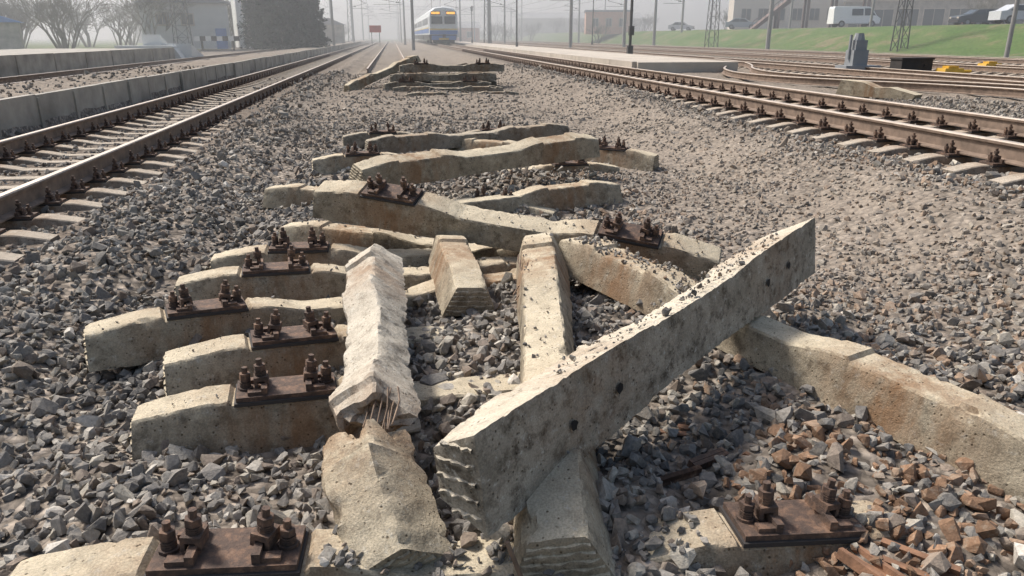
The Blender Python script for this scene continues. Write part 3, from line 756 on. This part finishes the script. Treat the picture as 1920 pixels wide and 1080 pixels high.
# ------------------------------------------------------------------ vehicles
def vehicle(name,x,y,z,rz,kind,paint):
    e=empty(name,(x,y,z),rz)
    if kind=='van':
        body=[(-2.5,.35),(2.45,.35),(2.5,.9),(2.1,1.15),(1.45,1.98),(1.2,2.08),(-2.4,2.1),(-2.5,1.9)]; glass=[[(1.95,1.2),(1.38,1.9),(.75,1.9),(.75,1.2)],[(.6,1.2),(.6,1.85),(-.6,1.85),(-.6,1.2)]]; wx=(-1.6,1.6); wr=.34; hw=.92; ws=((2.14,1.14),(1.47,1.97))
    else:
        body=[(-2.15,.3),(2.1,.3),(2.15,.72),(1.95,.86),(1.0,.98),(.35,1.42),(-.95,1.46),(-1.7,1.02),(-2.15,.95)]; glass=[[(.88,.98),(.33,1.36),(-.25,1.38),(-.25,.98)],[(-.33,.98),(-.33,1.38),(-.9,1.38),(-1.45,1.0)]]; wx=(-1.35,1.3); wr=.32; hw=.84; ws=((1.02,.99),(.37,1.43))
    pm=simple(name+'_paint',paint,.35,.04,1)
    n=len(body); b=MB(); vs=[]
    for yy in(-hw,-hw*.97,hw*.97,hw):
        for (a,c) in body:
            t=max(0,c-.95)*.16; yv=yy-(np.sign(yy)*t)
            ins=.03 if abs(yy)==hw else 0
            vs.append((a*(1-ins*.6),yv,c-(ins if c>.5 else -ins)))
    fs=[(i+r*n,(i+1)%n+r*n,n+(i+1)%n+r*n,n+i+r*n) for i in range(n) for r in range(3)]+[tuple(range(n))[::-1],tuple(range(3*n,4*n))]
    b.add(vs,fs); b.obj('body',[pm],parent=e,smooth=25)
    g=MB()
    for poly in glass:
        for s in(-1,1):
            vv=[(a,s*(hw+.012-max(0,c-.95)*.16),c) for a,c in poly]; g.add(vv,[tuple(range(4))])
    (a0,c0),(a1,c1)=ws
    g.add([(a0+.012,-hw*.8,c0+.02),(a0+.012,hw*.8,c0+.02),(a1+.02,hw*.72,c1-.02),(a1+.02,-hw*.72,c1-.02)],[(0,1,2,3)])
    g.obj('windows',[M_GLASS],parent=e)
    t=MB()
    for xx in wx:
        for s in(-1,1): t.cyl((xx,s*(hw-.2),wr),(xx,s*(hw+.02),wr),wr,n=18); t.cyl((xx,s*(hw+.02),wr),(xx,s*(hw+.03),wr),wr*.55,n=12,mat=1)
    t.box((2.12 if kind!='van' else 2.45,0,.42),(.12,hw*1.9,.18),0)
    t.obj('wheels_and_bumper',[M_DARK,M_GREY],parent=e)
    h=MB()
    for s in(-1,1): h.box((2.1 if kind!='van' else 2.45,s*hw*.72,.72),(.1,.3,.15))
    h.obj('headlights',[M_PALE],parent=e)
vehicle('parked_van',49.4,79.2,2.42,rad(-9),'van',(.75,.75,.73))
vehicle('parked_car',48.2,104,2.42,rad(-30),'car',(.3,.33,.36))
vehicle('parked_car',53.8,66.4,2.42,rad(172),'car',(.04,.045,.05))
vehicle('parked_car',49.3,56,2.42,rad(-10),'car',(.55,.56,.57))
vehicle('parked_car',50,132,2.4,rad(-30),'car',(.5,.5,.5))
vehicle('parked_car',58,70,2.42,rad(-12),'car',(.2,.05,.04))
rd=MB(); rd.box((56,110,2.38),(17,300,.06)); rd.obj('road',[simple('asphalt',(.10,.098,.095),.9,.15,.5)])

sw=empty('switch_machine',(15.9,25,.35)); m=MB()
m.box((0,0,.35),(.55,.5,.7)); m.box((0,0,.85),(.42,.42,.35)); m.cyl((0,0,1.0),(0,0,1.25),.2,.14,n=10); m.box((.1,0,.12),(1.3,.7,.14)); m.cyl((-.3,0,.4),(-.3,0,1.2),.05,n=6)
m.obj('housing',[M_GREY],parent=sw)
sb=empty('battery_box',(16.8,23.3,.35)); m=MB(); m.box((0,0,.22),(1.1,.6,.42)); m.box((0,0,.46),(1.16,.66,.06)); m.box((.3,-.31,.25),(.1,.04,.1)); m.obj('box',[M_DARK],parent=sb)
M_YEL=simple('yellow_paint',(.62,.36,.04),.6,.15,3)
for (x,y) in((17.7,22.6),(22.3,26.4)):
    t=empty('yellow_track_equipment',(x,y,.33)); m=MB(); m.box((0,0,.1),(.75,.5,.2),0,None,.85); m.box((0,0,.23),(.35,.3,.08)); m.cyl((.4,0,.1),(.75,0,.1),.05,n=6); m.obj('cover',[M_YEL],parent=t)
st=MB(); st.prism([(0,0),(1.7,0),(1.75,.1),(1.2,.22),(.9,.2),(.6,.3),(.1,.33)],-.16,.16); st.obj('broken_concrete_beam',[M_CONC],M=Matrix.Translation((9.75,15.8,.27))@Matrix.Rotation(rad(-62),4,'Z'))
sg=empty('red_sign_board',(-2.1,104,.3)); m=MB(); m.box((0,0,2.1),(1.5,.08,.85)); m.obj('board',[simple('red_paint',(.45,.06,.03),.6)],parent=sg); m=MB(); m.box((-.5,.06,1.0),(.08,.06,2.0)); m.box((.5,.06,1.0),(.08,.06,2.0)); m.obj('legs',[M_STEEL],parent=sg)
sg=empty('striped_buffer_beam',(-16.0,76,.3)); m=MB(); 
for i in range(8): m.box((-1.75+.5*i,0,1.0),(.5,.14,.42),i%2)
for x in(-1.4,1.4): m.box((x,.12,.4),(.16,.1,.9),1)
m.obj('beam',[M_WHITE,M_DARK],parent=sg)

# ------------------------------------------------------------------ trees
M_BARK=simple('bare_branches',(.15,.135,.10),.9,.2,2)
def bare_tree(seed,h=11):
    R=random.Random(seed); m=MB()
    def br(p,d,L,r,dep):
        q=p+d*L; m.cyl(p,q,r,r*.65,n=5 if dep<2 else 3,caps=False)
        if dep>=6: return
        for k in range(3 if dep<5 else 2):
            a=R.uniform(.3,.75); ax=Vector((R.gauss(0,1),R.gauss(0,1),R.gauss(0,1))).cross(d).normalized()
            nd_=(Matrix.Rotation(a,3,ax)@d+Vector((0,0,.12))).normalized()
            br(p+d*L*R.uniform(.65,1),nd_,L*R.uniform(.62,.82),max(r*.55,.012),dep+1)
    br(Vector((0,0,0)),Vector((R.uniform(-.05,.05),0,1)).normalized(),h*.10,h*.014,0)
    for k in range(5):
        a=R.uniform(0,6.3); br(Vector((.3*math.cos(a),.3*math.sin(a),0)),Vector((.45*math.cos(a),.45*math.sin(a),1)).normalized(),h*.15,h*.006,2)
    return m.mesh('bare_tree',[M_BARK])
BT=[bare_tree(s) for s in(1,2,3,4)]
R=random.Random(31)
def trees(name,pts,smin,smax):
    for (x,y) in pts:
        put(name,BT[R.randrange(4)],None,Matrix.Translation((x,y,float(G(x,y))))@Matrix.Rotation(R.uniform(0,6),4,'Z')@Matrix.Diagonal((*(R.uniform(smin,smax),)*3,1)))
trees('bare_tree',[(-50+R.uniform(-2,2)+2.6*i,84+R.uniform(-4,16)) for i in range(10)]+[(-66+R.uniform(-5,5)+4.0*i,105+R.uniform(0,20)) for i in range(13)],1.2,1.9)
trees('bare_tree',[(14+R.uniform(0,60),180+R.uniform(0,90)) for i in range(22)]+[(-40+R.uniform(0,30),160+R.uniform(0,80)) for i in range(12)]+[(70,85),(62,140),(36,135),(95,120)],.8,1.2)
def fol_mat():
    m,nt,b=new_mat('conifer_needles'); at=nd(nt,'ShaderNodeAttribute',attribute_name='col').outputs['Color']; nt.links.new(at,b.inputs['Base Color']); b.inputs['Roughness'].default_value=.9; b.inputs['Specular IOR Level'].default_value=.1; return m
M_FOL=fol_mat()
def conifer(x,y,h,r,seed,name='spruce_tree'):
    g=np.random.default_rng(seed); n=22000
    t=g.random(n)**.8; ang=g.uniform(0,2*np.pi,n)
    R_=r*(np.clip(1.0-t,0,1)**.5)*(.86+.2*np.sin(ang*5+t*22)+.12*np.sin(ang*9-t*40))
    rad_=R_*(g.random(n)**.35); P=np.stack([rad_*np.cos(ang),rad_*np.sin(ang),.1+t*h],-1)
    s=g.uniform(.12,.3,n)[:,None]; A=g.normal(size=(n,3));A/=np.linalg.norm(A,axis=1)[:,None]; B=np.cross(A,g.normal(size=(n,3)));B/=np.linalg.norm(B,axis=1)[:,None]
    V=np.stack([P-A*s,P+A*s*.8+B*s*.35,P+A*s*.8-B*s*.35],1).reshape(-1,3); F=np.arange(3*n).reshape(-1,3)
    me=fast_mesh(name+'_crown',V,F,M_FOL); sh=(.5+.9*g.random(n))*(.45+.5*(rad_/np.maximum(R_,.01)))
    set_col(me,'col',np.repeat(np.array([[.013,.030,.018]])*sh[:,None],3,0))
    e=empty(name,(x,y,.2)); put('crown',me,e); m=MB(); m.cyl((0,0,0),(0,0,h*.9),.22,.04,n=8); m.obj('trunk',[M_BARK],parent=e)
conifer(-10.7,80,9.5,2.9,4); conifer(-8.7,82,9.0,2.3,5); conifer(-12.7,84,11,2.7,6)

# ------------------------------------------------------------------ haze, sky, sun, camera
hz=MB(); hz.box((0,79,13),(2400,110,28)); ho=hz.obj('haze',[])
hz=MB(); hz.box((0,1068,14),(2400,1864,30)); ho2=hz.obj('haze',[])
for o_,dn in((ho,.0040),(ho2,.0085)):
    vm=bpy.data.materials.new('haze_volume'); vm.use_nodes=True; nt=vm.node_tree; nt.nodes.clear()
    vo=nt.nodes.new('ShaderNodeOutputMaterial'); vs_=nt.nodes.new('ShaderNodeVolumeScatter'); vs_.inputs['Density'].default_value=dn; vs_.inputs['Anisotropy'].default_value=.35; vs_.inputs['Color'].default_value=(.965,.985,1,1)
    nt.links.new(vs_.outputs[0],vo.inputs['Volume']); o_.data.materials.append(vm)

SUN_EL,SUN_AZ=rad(50),rad(-46)     # azimuth measured from +Y clockwise
sd=Vector((math.sin(SUN_AZ)*math.cos(SUN_EL),math.cos(SUN_AZ)*math.cos(SUN_EL),math.sin(SUN_EL)))
sl=bpy.data.lights.new('sun','SUN'); sl.energy=4.9; sl.angle=rad(10); sl.color=(1,.965,.91)
so=bpy.data.objects.new('sun',sl); COL.objects.link(so); so.rotation_euler=sd.to_track_quat('Z','Y').to_euler()
wd=bpy.data.worlds.new('World'); scene.world=wd; wd.use_nodes=True; nt=wd.node_tree
sk=nt.nodes.new('ShaderNodeTexSky'); sk.sky_type='NISHITA'; sk.sun_disc=False; sk.sun_elevation=SUN_EL; sk.sun_rotation=SUN_AZ; sk.dust_density=4; sk.air_density=1.3; sk.altitude=50
nt.links.new(sk.outputs[0],nt.nodes['Background'].inputs[0]); nt.nodes['Background'].inputs[1].default_value=.15

f=1400.;p=math.atan(472/f);psi=rad(8.66)
Fv=Vector((math.sin(psi)*math.cos(p),math.cos(psi)*math.cos(p),-math.sin(p))); Rv=Vector((math.cos(psi),-math.sin(psi),0)); Uv=Rv.cross(Fv)
cd=bpy.data.cameras.new('camera'); cd.sensor_width=36; cd.lens=36*f/1920; cd.clip_end=5000; cd.clip_start=.05
co=bpy.data.objects.new('camera',cd); COL.objects.link(co)
Mc=Matrix((Rv,Uv,-Fv)).transposed().to_4x4(); Mc.translation=(0,0,1.5); co.matrix_world=Mc
scene.camera=co
scene.view_settings.view_transform='Standard'; scene.view_settings.look='None'; scene.view_settings.exposure=0
